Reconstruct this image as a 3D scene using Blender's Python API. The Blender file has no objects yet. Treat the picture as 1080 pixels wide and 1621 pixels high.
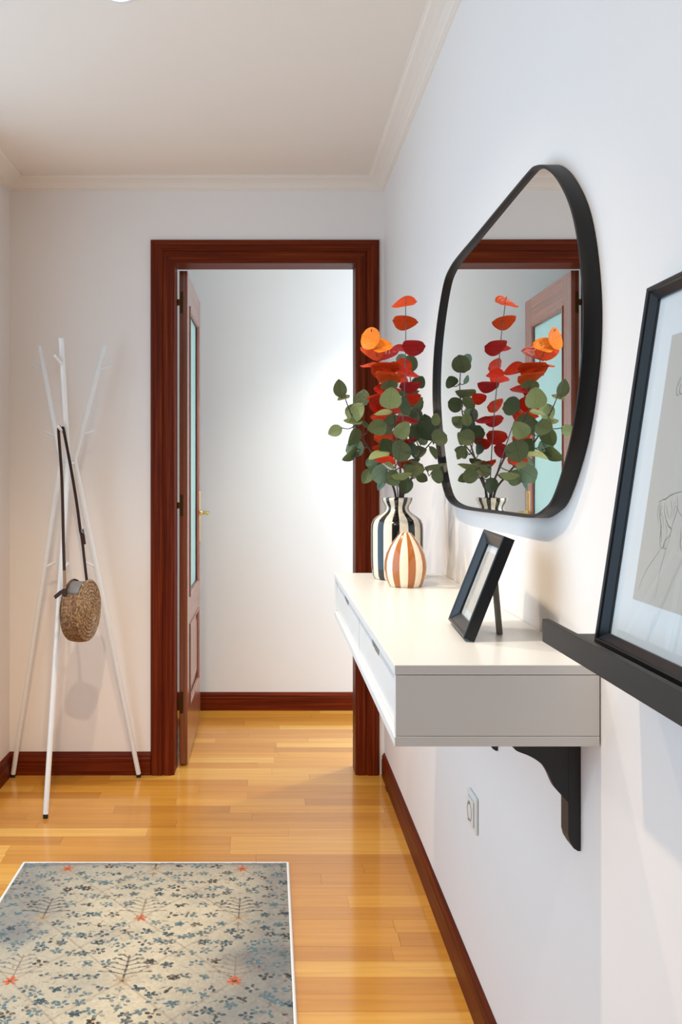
import bpy, math, random
import numpy as np
from mathutils import Vector, Matrix

random.seed(7)
SC = bpy.context.scene
COL = SC.collection
PI = math.pi

# ------------------------------------------------------------------ camera
FPX, VX, VY, CAMH = 1443.0, 426.0, 750.0, 1.217     # focal length and vanishing point in 1080x1621 pixels
cam_d = bpy.data.cameras.new('camera')
cam = bpy.data.objects.new('camera', cam_d); COL.objects.link(cam)
cam.location = (0, 0, CAMH); cam.rotation_euler = (PI/2, 0, 0)
cam_d.sensor_fit = 'VERTICAL'; cam_d.sensor_height = 36.0
cam_d.lens = FPX/1621*36.0
cam_d.shift_x = (540-VX)/1621; cam_d.shift_y = -(810.5-VY)/1621
cam_d.clip_start = 0.05
SC.camera = cam

# ------------------------------------------------------------------ world and lights
w = bpy.data.worlds.new('daylight'); SC.world = w; w.use_nodes = True
w.node_tree.nodes['Background'].inputs[0].default_value = (0.78, 0.88, 1.0, 1)
w.node_tree.nodes['Background'].inputs[1].default_value = 0.8

def area(name, loc, rot, sx, sy, power, colour):
    d = bpy.data.lights.new(name, 'AREA'); d.shape = 'RECTANGLE'; d.size = sx; d.size_y = sy
    d.energy = power; d.color = colour
    o = bpy.data.objects.new(name, d); COL.objects.link(o); o.location = loc; o.rotation_euler = rot
    return o
def bulb(name, loc, power, colour, r):
    d = bpy.data.lights.new(name, 'POINT'); d.energy = power; d.color = colour; d.shadow_soft_size = r
    o = bpy.data.objects.new(name, d); COL.objects.link(o); o.location = loc
    return o
# daylight through the wide opening in the left wall, out of frame
area('daylight_side_opening', (-1.35, 1.70, 1.30), (0, -PI/2, 0), 2.0, 2.5, 19.5, (0.39, 0.70, 1.0))
def spot(name, loc, power, colour, angle, blend, r, tilt=(0, 0, 0)):
    d = bpy.data.lights.new(name, 'SPOT'); d.energy = power; d.color = colour; d.spot_size = math.radians(angle); d.spot_blend = blend; d.shadow_soft_size = r
    o = bpy.data.objects.new(name, d); COL.objects.link(o); o.location = loc; o.rotation_euler = tilt
    return o
# row of recessed ceiling spots along the hall; the farthest one just touches the top of the frame
SPX, SPY = -.371, (2.250, 1.28, 0.28)
spot('hall_spot_light_far', (SPX, SPY[0], 2.385), 50, (1.0, 0.82, 0.60), 112, .9, .024)
spot('hall_spot_light_middle', (SPX, SPY[1], 2.385), 56, (1.0, 0.82, 0.60), 112, .9, .024, (math.radians(20), 0, 0))
spot('hall_spot_light_near', (SPX, SPY[2], 2.385), 16, (1.0, 0.82, 0.60), 130, 1.0, .024, (math.radians(24), 0, 0))
# corridor behind the doorway: daylight from its right end and a ceiling spot
area('daylight_corridor_end', (1.75, 4.24, 1.20), (0, PI/2, 0), 2.1, 0.85, 22, (0.66, 0.84, 1.0))
spot('corridor_spot_light', (0.68, 4.10, 2.38), 46, (1.0, 0.98, 0.94), 112, .9, .016)

vs = SC.view_settings
vs.view_transform = 'Standard'; vs.look = 'None'; vs.gamma = 1.0; vs.exposure = 0.35; vs.use_curve_mapping = False

# ------------------------------------------------------------------ helpers
def at(px, py, Y):
    """point of the place at distance Y that the photo shows at pixel (px, py)"""
    return Vector(((px-VX)*Y/FPX, Y, CAMH-(py-VY)*Y/FPX))

class MB:
    def __init__(s): s.v = []; s.f = []
    def add(s, vs_, fs):
        o = len(s.v); s.v += [tuple(p) for p in vs_]; s.f += [tuple(i+o for i in f) for f in fs]; return s
    def box(s, x0, x1, y0, y1, z0, z1):
        return s.add([(x0,y0,z0),(x1,y0,z0),(x1,y1,z0),(x0,y1,z0),(x0,y0,z1),(x1,y0,z1),(x1,y1,z1),(x0,y1,z1)],
                     [(0,3,2,1),(4,5,6,7),(0,1,5,4),(1,2,6,5),(2,3,7,6),(3,0,4,7)])
    def prism(s, poly, fn0, fn1):
        n = len(poly)
        return s.add([fn0(p) for p in poly]+[fn1(p) for p in poly],
                     [tuple(range(n))[::-1], tuple(range(n, 2*n))]+[(i, (i+1) % n, n+(i+1) % n, n+i) for i in range(n)])
    def tube(s, pts, rad, n=12, cap=True, flat=None):
        pts = [Vector(p) for p in pts]; m = len(pts)
        rs = rad if isinstance(rad, (list, tuple)) else [rad]*m
        t0 = (pts[1]-pts[0]).normalized()
        up = Vector(flat) if flat is not None else (Vector((0,0,1)) if abs(t0.z) < .9 else Vector((0,1,0)))
        a = t0.cross(up).normalized(); vs_ = []
        for i, p in enumerate(pts):
            t = (pts[min(i+1, m-1)]-pts[max(i-1, 0)]).normalized()
            a = (a-t*a.dot(t)).normalized(); b = t.cross(a)
            for k in range(n):
                th = 2*PI*k/n; vs_.append(p+(a*math.cos(th)+b*math.sin(th))*rs[i])
        fs = [(i*n+k, i*n+(k+1) % n, (i+1)*n+(k+1) % n, (i+1)*n+k) for i in range(m-1) for k in range(n)]
        if cap: fs += [tuple(range(n))[::-1], tuple(range((m-1)*n, m*n))]
        return s.add(vs_, fs)
    def ribbon(s, pts, wvec, half_w, half_t):
        """flat strap: rectangular section swept along pts, its width along wvec"""
        pts = [Vector(p) for p in pts]; m = len(pts); vs_ = []
        for i, p in enumerate(pts):
            t = (pts[min(i+1, m-1)]-pts[max(i-1, 0)]).normalized()
            wv = Vector(wvec); wv = (wv-t*wv.dot(t)).normalized(); nv = t.cross(wv)
            for a, b in ((-1,-1),(1,-1),(1,1),(-1,1)): vs_.append(p+wv*half_w*a+nv*half_t*b)
        fs = [(i*4+k, i*4+(k+1) % 4, (i+1)*4+(k+1) % 4, (i+1)*4+k) for i in range(m-1) for k in range(4)]
        return s.add(vs_, fs+[(3,2,1,0), tuple(range((m-1)*4, m*4))])
    def lathe(s, prof, n=48, c=(0,0,0)):
        m = len(prof); vs_ = []
        for r, z in prof:
            for k in range(n):
                th = 2*PI*k/n; vs_.append((c[0]+r*math.cos(th), c[1]+r*math.sin(th), c[2]+z))
        return s.add(vs_, [(i*n+k, i*n+(k+1) % n, (i+1)*n+(k+1) % n, (i+1)*n+k) for i in range(m-1) for k in range(n)])
    def mesh(s, name, mat, smooth=False):
        me = bpy.data.meshes.new(name); me.from_pydata(s.v, [], s.f); me.update()
        if mat: me.materials.append(mat)
        if smooth: me.polygons.foreach_set('use_smooth', [True]*len(me.polygons))
        return me
    def build(s, name, mat, parent=None, smooth=False, bevel=0, loc=None, seg=2):
        o = bpy.data.objects.new(name, s.mesh(name, mat, smooth)); COL.objects.link(o)
        if parent: o.parent = parent
        if loc: o.location = loc
        if bevel:
            b = o.modifiers.new('bevel', 'BEVEL'); b.width = bevel; b.segments = seg; b.limit_method = 'ANGLE'; b.angle_limit = math.radians(40)
        if smooth and bevel == 0:
            o.data.set_sharp_from_angle(angle=math.radians(45))
        return o

def empty(name, label=None, cat=None, loc=(0,0,0), group=None, kind=None):
    o = bpy.data.objects.new(name, None); COL.objects.link(o); o.location = loc; o.empty_display_size = .05
    return tag(o, label, cat, group, kind)
def tag(o, label=None, cat=None, group=None, kind=None):
    for k, v in (('label', label), ('category', cat), ('group', group), ('kind', kind)):
        if v: o[k] = v
    return o
def struct(o, label=None): o['kind'] = 'structure'; return tag(o, label)

def spline(pts, sub=8, closed=False):
    pts = [Vector(p) for p in pts]; n = len(pts); out = []
    rng = range(n if closed else n-1)
    for i in rng:
        g = (lambda k: pts[k % n]) if closed else (lambda k: pts[min(max(k, 0), n-1)])
        p0, p1, p2, p3 = g(i-1), g(i), g(i+1), g(i+2)
        for j in range(sub):
            t = j/sub
            out.append(.5*((2*p1)+(p2-p0)*t+(2*p0-5*p1+4*p2-p3)*t*t+(3*p1-p0-3*p2+p3)*t**3))
    if not closed: out.append(pts[-1])
    return out

# ------------------------------------------------------------------ materials
class NT:
    def __init__(s, name):
        s.m = bpy.data.materials.new(name); s.m.use_nodes = True; s.t = s.m.node_tree
        s.b = s.t.nodes['Principled BSDF']
    def n(s, typ, **kw):
        nd = s.t.nodes.new(typ)
        for k, v in kw.items(): setattr(nd, k, v)
        return nd
    def l(s, a, b): s.t.links.new(a, b); return s
    def ramp(s, fac, stops, interp='LINEAR'):
        r = s.n('ShaderNodeValToRGB'); cr = r.color_ramp; cr.interpolation = interp
        while len(cr.elements) < len(stops): cr.elements.new(.5)
        for e, (p, c) in zip(cr.elements, stops): e.position = p; e.color = (*c, 1)
        s.l(fac, r.inputs[0]); return r.outputs[0]
    def bump(s, h, strength, dist=.001):
        bm = s.n('ShaderNodeBump'); bm.inputs['Strength'].default_value = strength; bm.inputs['Distance'].default_value = dist
        s.l(h, bm.inputs['Height']); s.l(bm.outputs[0], s.b.inputs['Normal'])
    def coord(s, scale=(1,1,1), rnd=False, kind='Object'):
        tc = s.n('ShaderNodeTexCoord'); mp = s.n('ShaderNodeMapping'); s.l(tc.outputs[kind], mp.inputs[0])
        mp.inputs['Scale'].default_value = scale
        if rnd:
            oi = s.n('ShaderNodeObjectInfo'); mu = s.n('ShaderNodeMath', operation='MULTIPLY'); mu.inputs[1].default_value = 37.0
            s.l(oi.outputs['Random'], mu.inputs[0]); cb = s.n('ShaderNodeCombineXYZ')
            for i in range(3): s.l(mu.outputs[0], cb.inputs[i])
            s.l(cb.outputs[0], mp.inputs['Location'])
        return mp.outputs[0]
    def noise(s, vec, scale, detail=4, rough=.55):
        nz = s.n('ShaderNodeTexNoise'); nz.inputs['Scale'].default_value = scale; nz.inputs['Detail'].default_value = detail
        nz.inputs['Roughness'].default_value = rough; s.l(vec, nz.inputs['Vector']); return nz.outputs['Fac']
def plain(name, c, rough=.5, metal=0., spec=.5, coat=0., bump=None):
    m = NT(name); m.b.inputs['Base Color'].default_value = (*c, 1); m.b.inputs['Roughness'].default_value = rough
    m.b.inputs['Metallic'].default_value = metal; m.b.inputs['Specular IOR Level'].default_value = spec
    m.b.inputs['Coat Weight'].default_value = coat; m.b.inputs['Coat Roughness'].default_value = .08
    if bump: m.bump(m.noise(m.coord(), bump[0]), bump[1], bump[2])
    return m.m

def paint(name, c):
    m = NT(name); m.b.inputs['Roughness'].default_value = .62; m.b.inputs['Specular IOR Level'].default_value = .3
    v = m.coord()
    f = m.noise(v, 2.5, 3)
    m.l(m.ramp(f, [(.3, tuple(x*.985 for x in c)), (.7, c)]), m.b.inputs['Base Color'])
    m.bump(m.noise(v, 90, 3), .06, .002)
    return m.m
M_WALL = paint('white_wall_paint', (.87, .80, .745))
M_CEIL = paint('white_ceiling_paint', (.89, .785, .68))
M_CORR = paint('white_corridor_paint', (.83, .83, .82))

def sapele(name, axis, lit_gloss=False):
    sc = {'x': (1.2, 60, 60), 'y': (60, 1.2, 60), 'z': (60, 60, 1.2)}[axis]
    m = NT(name); v = m.coord(sc, True)
    f = m.noise(v, 1.6, 6, .6)
    v2 = m.coord(tuple(3 if k == 1.2 else 220 for k in sc), True); f2 = m.noise(v2, 1.5, 3)
    mx = m.n('ShaderNodeMath', operation='MULTIPLY_ADD'); mx.inputs[1].default_value = .35
    m.l(f2, mx.inputs[0]); m.l(f, mx.inputs[2])
    m.l(m.ramp(mx.outputs[0], [(.45, (.056, .0060, .0012)), (.68, (.125, .0155, .0026)), (.9, (.215, .036, .0062))]), m.b.inputs['Base Color'])
    m.b.inputs['Roughness'].default_value = .42; m.b.inputs['Specular IOR Level'].default_value = .11
    if lit_gloss: m.t.nodes['Color Ramp'].color_ramp.elements[0].color = (.11, .022, .008, 1); m.t.nodes['Color Ramp'].color_ramp.elements[1].color = (.22, .056, .022, 1); m.t.nodes['Color Ramp'].color_ramp.elements[2].color = (.32, .095, .040, 1)  # sheen of the corridor light put into lighter, more orange leaf colours
    if lit_gloss: m.b.inputs['Specular IOR Level'].default_value = .5; m.b.inputs['Coat Weight'].default_value = 1.0; m.b.inputs['Coat Roughness'].default_value = .22
    m.bump(f2, .08, .0008)
    return m.m
DOOR_Y, DOOR_Z = sapele('lit_varnished_door_rail_wood', 'y', True), sapele('lit_varnished_door_stile_wood', 'z', True)
SAP_X, SAP_Y, SAP_Z = sapele('sapele_wood_crosswise', 'x'), sapele('sapele_wood_lengthwise', 'y'), sapele('sapele_wood_upright', 'z')

def oak():
    m = NT('varnished_oak_strip'); oi = m.n('ShaderNodeObjectInfo')
    v = m.coord((1.1, 26, 26), True)
    f = m.noise(v, 2.2, 6, .62)
    base = m.ramp(oi.outputs['Random'], [(0., (.53, .212, .026)), (.35, (.61, .258, .032)), (.7, (.69, .312, .042)), (1., (.80, .44, .095))])
    gr = m.ramp(f, [(.3, (.78, .74, .68)), (.55, (1, 1, 1)), (.8, (1.08, 1.1, 1.12))])
    mix = m.n('ShaderNodeMix', data_type='RGBA', blend_type='MULTIPLY'); mix.inputs[0].default_value = .75
    m.l(base, mix.inputs[6]); m.l(gr, mix.inputs[7])
    m.l(mix.outputs[2], m.b.inputs['Base Color'])
    m.b.inputs['Roughness'].default_value = .42; m.b.inputs['Specular IOR Level'].default_value = .2; m.b.inputs['Coat Weight'].default_value = .75; m.b.inputs['Coat Roughness'].default_value = .11
    m.bump(m.noise(m.coord((2.0, 14, 14), True), 3, 2), .05, .002)
    return m.m
M_OAK = oak()
M_SUB = plain('dark_joint_underlay', (.20, .085, .028), .8)
M_SHELF = plain('satin_white_lacquer', (.75, .745, .72), .35, coat=.1)
M_BLACKW = plain('black_stained_wood', (.012, .012, .013), .45, bump=(60, .1, .001))
M_BRKEDGE = M_BLACKW
M_MIRFRAME = plain('matte_black_metal', (.009, .009, .010), .45, spec=.3)
M_MIRROR = plain('silvered_glass', (.93, .95, .94), .0, metal=1.)
M_BLACKFR = plain('black_frame_lacquer', (.008, .009, .011), .28, spec=.4)
M_LEDGE = plain('black_ledge_lacquer', (.026, .020, .015), .48, spec=.25)
M_MAT = plain('white_mount_card', (.86, .86, .86), .8)
M_PAPER = plain('beige_linen_paper', (.60, .545, .485), .9, bump=(400, .15, .001))
M_PENCIL = plain('graphite_pencil', (.07, .067, .065), .8)
M_PENCIL2 = plain('faint_graphite_pencil', (.24, .22, .205), .8)
M_WHITEMETAL = plain('white_powder_coat', (.80, .79, .77), .35)
M_RUBBER = plain('black_rubber', (.01, .01, .01), .7)
M_BRASS = plain('polished_brass', (.78, .53, .20), .22, metal=1.)
M_OLDBRASS = plain('dull_brass', (.10, .062, .022), .45, metal=1.)
M_LEATHER = plain('dark_brown_leather', (.034, .014, .008), .5, spec=.2)
M_TAN = plain('tan_leather', (.26, .13, .055), .55)
M_LINING = plain('grey_leather_lining', (.20, .185, .18), .5)
M_OUTLET = plain('ivory_plastic', (.80, .77, .71), .3)
M_OUTDARK = plain('beige_socket_plastic', (.40, .30, .21), .45)
M_STEEL = plain('steel', (.55, .53, .50), .3, metal=1.)
M_STEM = plain('brown_twig', (.070, .040, .032), .7)
M_WIRE = plain('grey_wire_stem', (.09, .095, .10), .5)
M_BIND = plain('white_rug_binding', (.82, .80, .76), .9)

def glass(name, tint):
    m = bpy.data.materials.new(name); m.use_nodes = True; t = m.node_tree; t.nodes.clear()
    o = t.nodes.new('ShaderNodeOutputMaterial'); mx = t.nodes.new('ShaderNodeMixShader'); tr = t.nodes.new('ShaderNodeBsdfTransparent')
    gl = t.nodes.new('ShaderNodeBsdfGlossy'); lw = t.nodes.new('ShaderNodeLayerWeight'); lw.inputs[0].default_value = .5
    pw = t.nodes.new('ShaderNodeMath'); pw.operation = 'POWER'; pw.inputs[1].default_value = 5
    ma = t.nodes.new('ShaderNodeMath'); ma.operation = 'MULTIPLY_ADD'; ma.inputs[1].default_value = .9; ma.inputs[2].default_value = .025
    tr.inputs[0].default_value = (*tint, 1); gl.inputs[1].default_value = .0
    t.links.new(lw.outputs['Facing'], pw.inputs[0]); t.links.new(pw.outputs[0], ma.inputs[0]); t.links.new(ma.outputs[0], mx.inputs[0])
    t.links.new(tr.outputs[0], mx.inputs[1]); t.links.new(gl.outputs[0], mx.inputs[2]); t.links.new(mx.outputs[0], o.inputs[0])
    return m
M_GLASS = glass('picture_glass', (.97, .98, .98))
def frosted():
    m = NT('frosted_door_glass'); m.b.inputs['Base Color'].default_value = (.60, .80, .76, 1); m.b.inputs['Roughness'].default_value = .35
    tl = m.n('ShaderNodeBsdfTranslucent'); tl.inputs[0].default_value = (.66, .86, .82, 1)
    mx = m.n('ShaderNodeMixShader'); mx.inputs[0].default_value = .45
    out = m.t.nodes['Material Output']
    m.l(m.b.outputs[0], mx.inputs[1]); m.l(tl.outputs[0], mx.inputs[2]); m.l(mx.outputs[0], out.inputs[0])
    return m.m
M_FROST = frosted()

def striped(name, ca, cb, n, duty, phase, rough=.12):
    """glazed pottery with n upright painted stripes around its own axis"""
    m = NT(name); tc = m.n('ShaderNodeTexCoord'); sp = m.n('ShaderNodeSeparateXYZ'); m.l(tc.outputs['Object'], sp.inputs[0])
    a = m.n('ShaderNodeMath', operation='ARCTAN2'); m.l(sp.outputs[1], a.inputs[0]); m.l(sp.outputs[0], a.inputs[1])
    mu = m.n('ShaderNodeMath', operation='MULTIPLY_ADD'); mu.inputs[1].default_value = n/(2*PI); mu.inputs[2].default_value = phase
    m.l(a.outputs[0], mu.inputs[0])
    fr = m.n('ShaderNodeMath', operation='FRACT'); m.l(mu.outputs[0], fr.inputs[0])
    lt = m.n('ShaderNodeMath', operation='LESS_THAN'); lt.inputs[1].default_value = duty; m.l(fr.outputs[0], lt.inputs[0])
    mx = m.n('ShaderNodeMix', data_type='RGBA'); mx.inputs[6].default_value = (*cb, 1); mx.inputs[7].default_value = (*ca, 1)
    m.l(lt.outputs[0], mx.inputs[0]); m.l(mx.outputs[2], m.b.inputs['Base Color'])
    m.b.inputs['Roughness'].default_value = rough; m.b.inputs['Coat Weight'].default_value = .5; m.b.inputs['Coat Roughness'].default_value = .04
    return m.m

def leafmat(name, c1, c2, c3, rough=.42):
    m = NT(name); oi = m.n('ShaderNodeObjectInfo'); v = m.coord((1,1,1), True)
    f = m.noise(v, 45, 3)
    ad = m.n('ShaderNodeMath', operation='MULTIPLY_ADD'); ad.inputs[1].default_value = .55; m.l(f, ad.inputs[0])
    h = m.n('ShaderNodeMath', operation='MULTIPLY'); h.inputs[1].default_value = .5; m.l(oi.outputs['Random'], h.inputs[0]); m.l(h.outputs[0], ad.inputs[2])
    colr = m.ramp(ad.outputs[0], [(.15, c1), (.5, c2), (.85, c3)])
    # midrib and side veins, drawn on the leaf in its own coordinates
    tc = m.n('ShaderNodeTexCoord'); sp = m.n('ShaderNodeSeparateXYZ'); m.l(tc.outputs['Object'], sp.inputs[0])
    ab = m.n('ShaderNodeMath', operation='ABSOLUTE'); m.l(sp.outputs[0], ab.inputs[0])
    lt = m.n('ShaderNodeMath', operation='LESS_THAN'); lt.inputs[1].default_value = .018; m.l(ab.outputs[0], lt.inputs[0])
    mx = m.n('ShaderNodeMix', data_type='RGBA', blend_type='MIX'); mx.inputs[7].default_value = (*c1, 1)
    vf = m.n('ShaderNodeMath', operation='MULTIPLY'); vf.inputs[1].default_value = .45; m.l(lt.outputs[0], vf.inputs[0])
    m.l(vf.outputs[0], mx.inputs[0]); m.l(colr, mx.inputs[6]); m.l(mx.outputs[2], m.b.inputs['Base Color'])
    m.b.inputs['Roughness'].default_value = rough; m.b.inputs['Specular IOR Level'].default_value = .18
    m.bump(m.noise(v, 9, 2), .2, .02)
    tl = m.n('ShaderNodeBsdfTranslucent'); m.l(mx.outputs[2], tl.inputs[0])
    ms = m.n('ShaderNodeMixShader'); ms.inputs[0].default_value = .22
    m.l(m.b.outputs[0], ms.inputs[1]); m.l(tl.outputs[0], ms.inputs[2]); m.l(ms.outputs[0], m.t.nodes['Material Output'].inputs[0])
    return m.m
L_DARK = leafmat('dark_green_leaf', (.032, .046, .019), (.060, .080, .034), (.095, .118, .055))
L_LIGHT = leafmat('pale_green_leaf', (.15, .195, .080), (.235, .285, .125), (.31, .36, .185))
L_MID = leafmat('mid_green_leaf', (.066, .088, .034), (.108, .136, .055), (.16, .19, .085))
L_TEAL = leafmat('teal_green_leaf', (.070, .125, .085), (.115, .185, .125), (.18, .26, .18))
L_RED = leafmat('red_leaf', (.30, .008, .005), (.47, .022, .008), (.58, .052, .012), .3)
L_CRIM = leafmat('crimson_leaf', (.22, .006, .010), (.32, .014, .016), (.40, .03, .022), .3)
L_OR = leafmat('orange_leaf', (.62, .11, .006), (.80, .19, .010), (.88, .27, .02), .28)
L_ORED = leafmat('orange_red_leaf', (.42, .028, .006), (.55, .052, .010), (.64, .088, .014), .3)

def straw(name, c1, c2, c3):
    m = NT(name); v = m.coord((1,1,1))
    vo = m.n('ShaderNodeTexVoronoi'); vo.inputs['Scale'].default_value = 150; m.l(v, vo.inputs['Vector'])
    f = m.noise(v, 120, 3)
    ad = m.n('ShaderNodeMath', operation='MULTIPLY_ADD'); ad.inputs[1].default_value = .6; m.l(vo.outputs['Distance'], ad.inputs[0]); m.l(f, ad.inputs[2])
    m.l(m.ramp(ad.outputs[0], [(.35, c3), (.65, c2), (.95, c1)]), m.b.inputs['Base Color'])
    m.b.inputs['Roughness'].default_value = .6
    m.bump(ad.outputs[0], .7, .003)
    return m.m
M_STRAW = straw('woven_straw', (.17, .085, .032), (.46, .29, .145), (.66, .47, .28))
M_STRAW2 = straw('brown_woven_straw', (.11, .045, .014), (.29, .14, .052), (.42, .23, .10))

# ------------------------------------------------------------------ the setting
XW, XL, YD, CZ = .4663, -1.050, 3.690, 2.405      # right wall, left wall, back wall, ceiling
YB, YK0, YK = -1.3, 3.800, 4.696                  # wall behind the camera, corridor side of the back wall, corridor's far wall
CX0, CX1 = -1.5, 1.9                              # corridor ends
DX0, DX1, DZ = -.382, .349, 2.068                 # clear door opening

struct(MB().box(XW, XW+.10, YB-.1, YD, 0, CZ).build('wall_right', M_WALL), 'white painted wall carrying mirror, shelf and ledge')
m = MB(); m.box(CX0, DX0-.012, YD, YK0, 0, CZ); m.box(DX1+.012, CX1, YD, YK0, 0, CZ); m.box(DX0-.012, DX1+.012, YD, YK0, DZ+.012, CZ)
struct(m.build('wall_back', M_WALL), 'white end wall of the hall around the doorway')
m = MB(); m.box(XL-.1, XL, 3.05, YD, 0, CZ); m.box(XL-.1, XL, YB-.1, .45, 0, CZ); m.box(XL-.1, XL, .45, 3.05, 2.30, CZ)
struct(m.build('wall_left', M_WALL), 'white left wall of the hall')
struct(MB().box(XL-.1, XW+.1, YB-.1, YB, 0, CZ).build('wall_front', SAP_Z), 'unseen wall behind the camera, darkened to cut bounce light')  # unseen wall; dark wood added to keep bounce light off the shelf end
struct(MB().box(XL-.1, XW+.1, YB-.1, YK0, CZ, CZ+.08).build('ceiling', M_CEIL), 'flat white hall ceiling')
struct(MB().box(CX0, CX1, YK0, YK+.1, CZ, CZ+.08).build('ceiling', M_CORR), 'corridor ceiling beyond the door')
struct(MB().box(CX0, CX1, YK, YK+.1, 0, CZ).build('wall_corridor', M_CORR), 'pale white corridor wall seen through the doorway')
struct(MB().box(CX0-.1, CX0, YD, YK+.1, 0, CZ).build('wall_corridor_end', M_CORR))

# floor: underlay with oak strips laid crosswise, each one a piece
floor = struct(MB().box(CX0-.1, CX1, YB-.1, YK+.1, -.05, -.0035).build('floor', M_SUB), 'varnished oak strip floor')
PW = .0712
pcache = {}
def plank_mesh(L):
    k = round(L, 3)
    if k not in pcache:
        g, c, h = .0003, .00012, .0
        x1, y1 = k/2-g, PW/2-g
        v = [(-x1,-y1,-.004),(x1,-y1,-.004),(x1,y1,-.004),(-x1,y1,-.004), (-x1,-y1,-c),(x1,-y1,-c),(x1,y1,-c),(-x1,y1,-c),
             (-x1,-y1,0),(x1,-y1,0),(x1,y1,0),(-x1,y1,0)]
        f = [(0,3,2,1)]+[(a, (a+1) % 4, 4+(a+1) % 4, 4+a) for a in range(4)]+[(4+a, 4+(a+1) % 4, 8+(a+1) % 4, 8+a) for a in range(4)]+[(8,9,10,11)]
        pcache[k] = MB().add(v, f).mesh('plank', M_OAK)
    return pcache[k]
rows = []
y = YK
while y > YB:
    rows.append(y-PW/2); y -= PW
rest = MB(); rnd = random.Random(3)
for yc in rows:
    if yc+PW/2 > YK0-.05: x0, x1 = -1.0, 1.1
    else: x0, x1 = XL+.001, XW-.001
    if yc > YK0-.13 and yc+PW/2 <= YK0-.05: x0, x1 = DX0-.09, DX1+.09
    if YD-.02 < yc < YK0: x0, x1 = DX0-.01, DX1+.01
    x = x0 - rnd.uniform(.05, .6)
    while x < x1-.001:
        L = rnd.choice((.42, .48, .56, .64, .72, .80))
        a, b = max(x, x0), min(x+L, x1)
        if b-a > .02:
            if yc > 1.75:
                o = bpy.data.objects.new('plank', plank_mesh(b-a)); COL.objects.link(o); o.parent = floor
                o.location = ((a+b)/2, yc, rnd.uniform(-.00005, .00005))
            else: rest.box(a+.0004, b-.0004, yc-PW/2+.0004, yc+PW/2-.0004, -.004, 0)
        x += L
for a, b, c, d in ((CX0, -1.0, YK0-.02, YK), (1.1, CX1, YK0-.02, YK), (CX0-.1, XL, .45, 3.05)):
    yy = c
    while yy < d-.02: rest.box(a+.0004, b-.0004, yy+.0004, min(yy+PW, d)-.0004, -.004, 0); yy += PW
o = rest.build('plank_field', M_OAK, floor); o['kind'] = 'stuff'

# baseboards with a rounded top moulding
BP = [(0, 0), (.0125, 0), (.0125, .066), (.0105, .070), (.0115, .075), (.0105, .081), (.007, .087), (.003, .092), (0, .093)]
def base_x(name, x0, x1, yw, mat=SAP_X):     # on a wall that faces -Y
    return struct(MB().prism(BP, lambda p: (x0, yw-p[0], p[1]), lambda p: (x1, yw-p[0], p[1])).build(name, mat))
def base_y(name, y0, y1, xw, sgn):
    return struct(MB().prism(BP, lambda p: (xw+sgn*p[0], y0, p[1]), lambda p: (xw+sgn*p[0], y1, p[1])).build(name, SAP_Y))
tag(base_x('baseboard_back', XL, -.479, YD), 'red brown baseboard behind the coat rack')
tag(base_x('baseboard_corridor', CX0, CX1, YK), 'red brown baseboard of the corridor')
tag(base_y('baseboard_right', YB, YD-.016, XW, -1), 'red brown baseboard below the floating shelf')
tag(base_y('baseboard_left', 3.05, YD, XL, 1), 'red brown baseboard on the left wall')

# plaster cornice
CP = [(0, 0), (.069, 0), (.069, -.004), (.064, -.0055), (.060, -.009), (.045, -.013), (.028, -.020), (.016, -.028), (.011, -.033), (.006, -.035), (.006, -.040), (0, -.042)]
struct(MB().prism(CP, lambda p: (XW-p[0], YB, CZ+p[1]), lambda p: (XW-p[0], YD, CZ+p[1])).build('trim_1', M_CEIL), 'white plaster cornice along the right wall')
struct(MB().prism(CP, lambda p: (XL, YD-p[0], CZ+p[1]), lambda p: (XW, YD-p[0], CZ+p[1])).build('trim_2', M_CEIL), 'white plaster cornice above the doorway')
struct(MB().prism(CP, lambda p: (XL+p[0], YB, CZ+p[1]), lambda p: (XL+p[0], YD, CZ+p[1])).build('trim_3', M_CEIL), 'white plaster cornice along the left wall')

# door: casing, jambs, leaf
door = empty('door_1', 'dark red wooden door standing open into the corridor', loc=((DX0+DX1)/2, YD, 0), kind='structure')
def dpart(mb, name, mat, parent=None, **kw):
    p = parent or door
    off = Vector(door.location) if p is door else Vector(door.location)
    mb.v = [tuple(Vector(q)-off) for q in mb.v]
    return mb.build(name, mat, p, **kw)
KP = [(0, 0), (0, .008), (.004, .010), (.010, .010), (.013, .0145), (.040, .0145), (.043, .011), (.047, .011), (.050, .0165), (.088, .0165), (.093, .013), (.097, .006), (.097, 0)]
dpart(MB().prism(KP, lambda p: (DX0-p[0], YD-p[1], 0), lambda p: (DX0-p[0], YD-p[1], DZ+p[0]*.98)), 'casing', SAP_Z)
dpart(MB().prism(KP, lambda p: (DX1+p[0], YD-p[1], 0), lambda p: (DX1+p[0], YD-p[1], DZ+p[0]*.98)), 'casing', SAP_Z)
dpart(MB().prism(KP, lambda p: (DX0-p[0], YD-p[1], DZ+p[0]*.98), lambda p: (DX1+p[0], YD-p[1], DZ+p[0]*.98)), 'casing', SAP_X)
dpart(MB().box(DX0-.012, DX0, YD, YK0-.002, 0, DZ+.012), 'jamb', SAP_Z)
dpart(MB().box(DX1, DX1+.012, YD, YK0-.002, 0, DZ+.012), 'jamb', SAP_Z)
dpart(MB().box(DX0, DX1, YD, YK0-.002, DZ, DZ+.012), 'head_jamb', SAP_X)
LX0, LX1, LY0, LY1, LZ0, LZ1 = -.3735, -.3395, YK0-.004, YK0+.700, .008, 2.062
SW = .105
GZ0, GZ1, PZ0, PZ1 = .690, 1.935, .225, .575
leaf = dpart(MB().box(LX0, LX1, LY0, LY0+SW, LZ0, LZ1), 'door_leaf', DOOR_Z, bevel=.0015)
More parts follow.
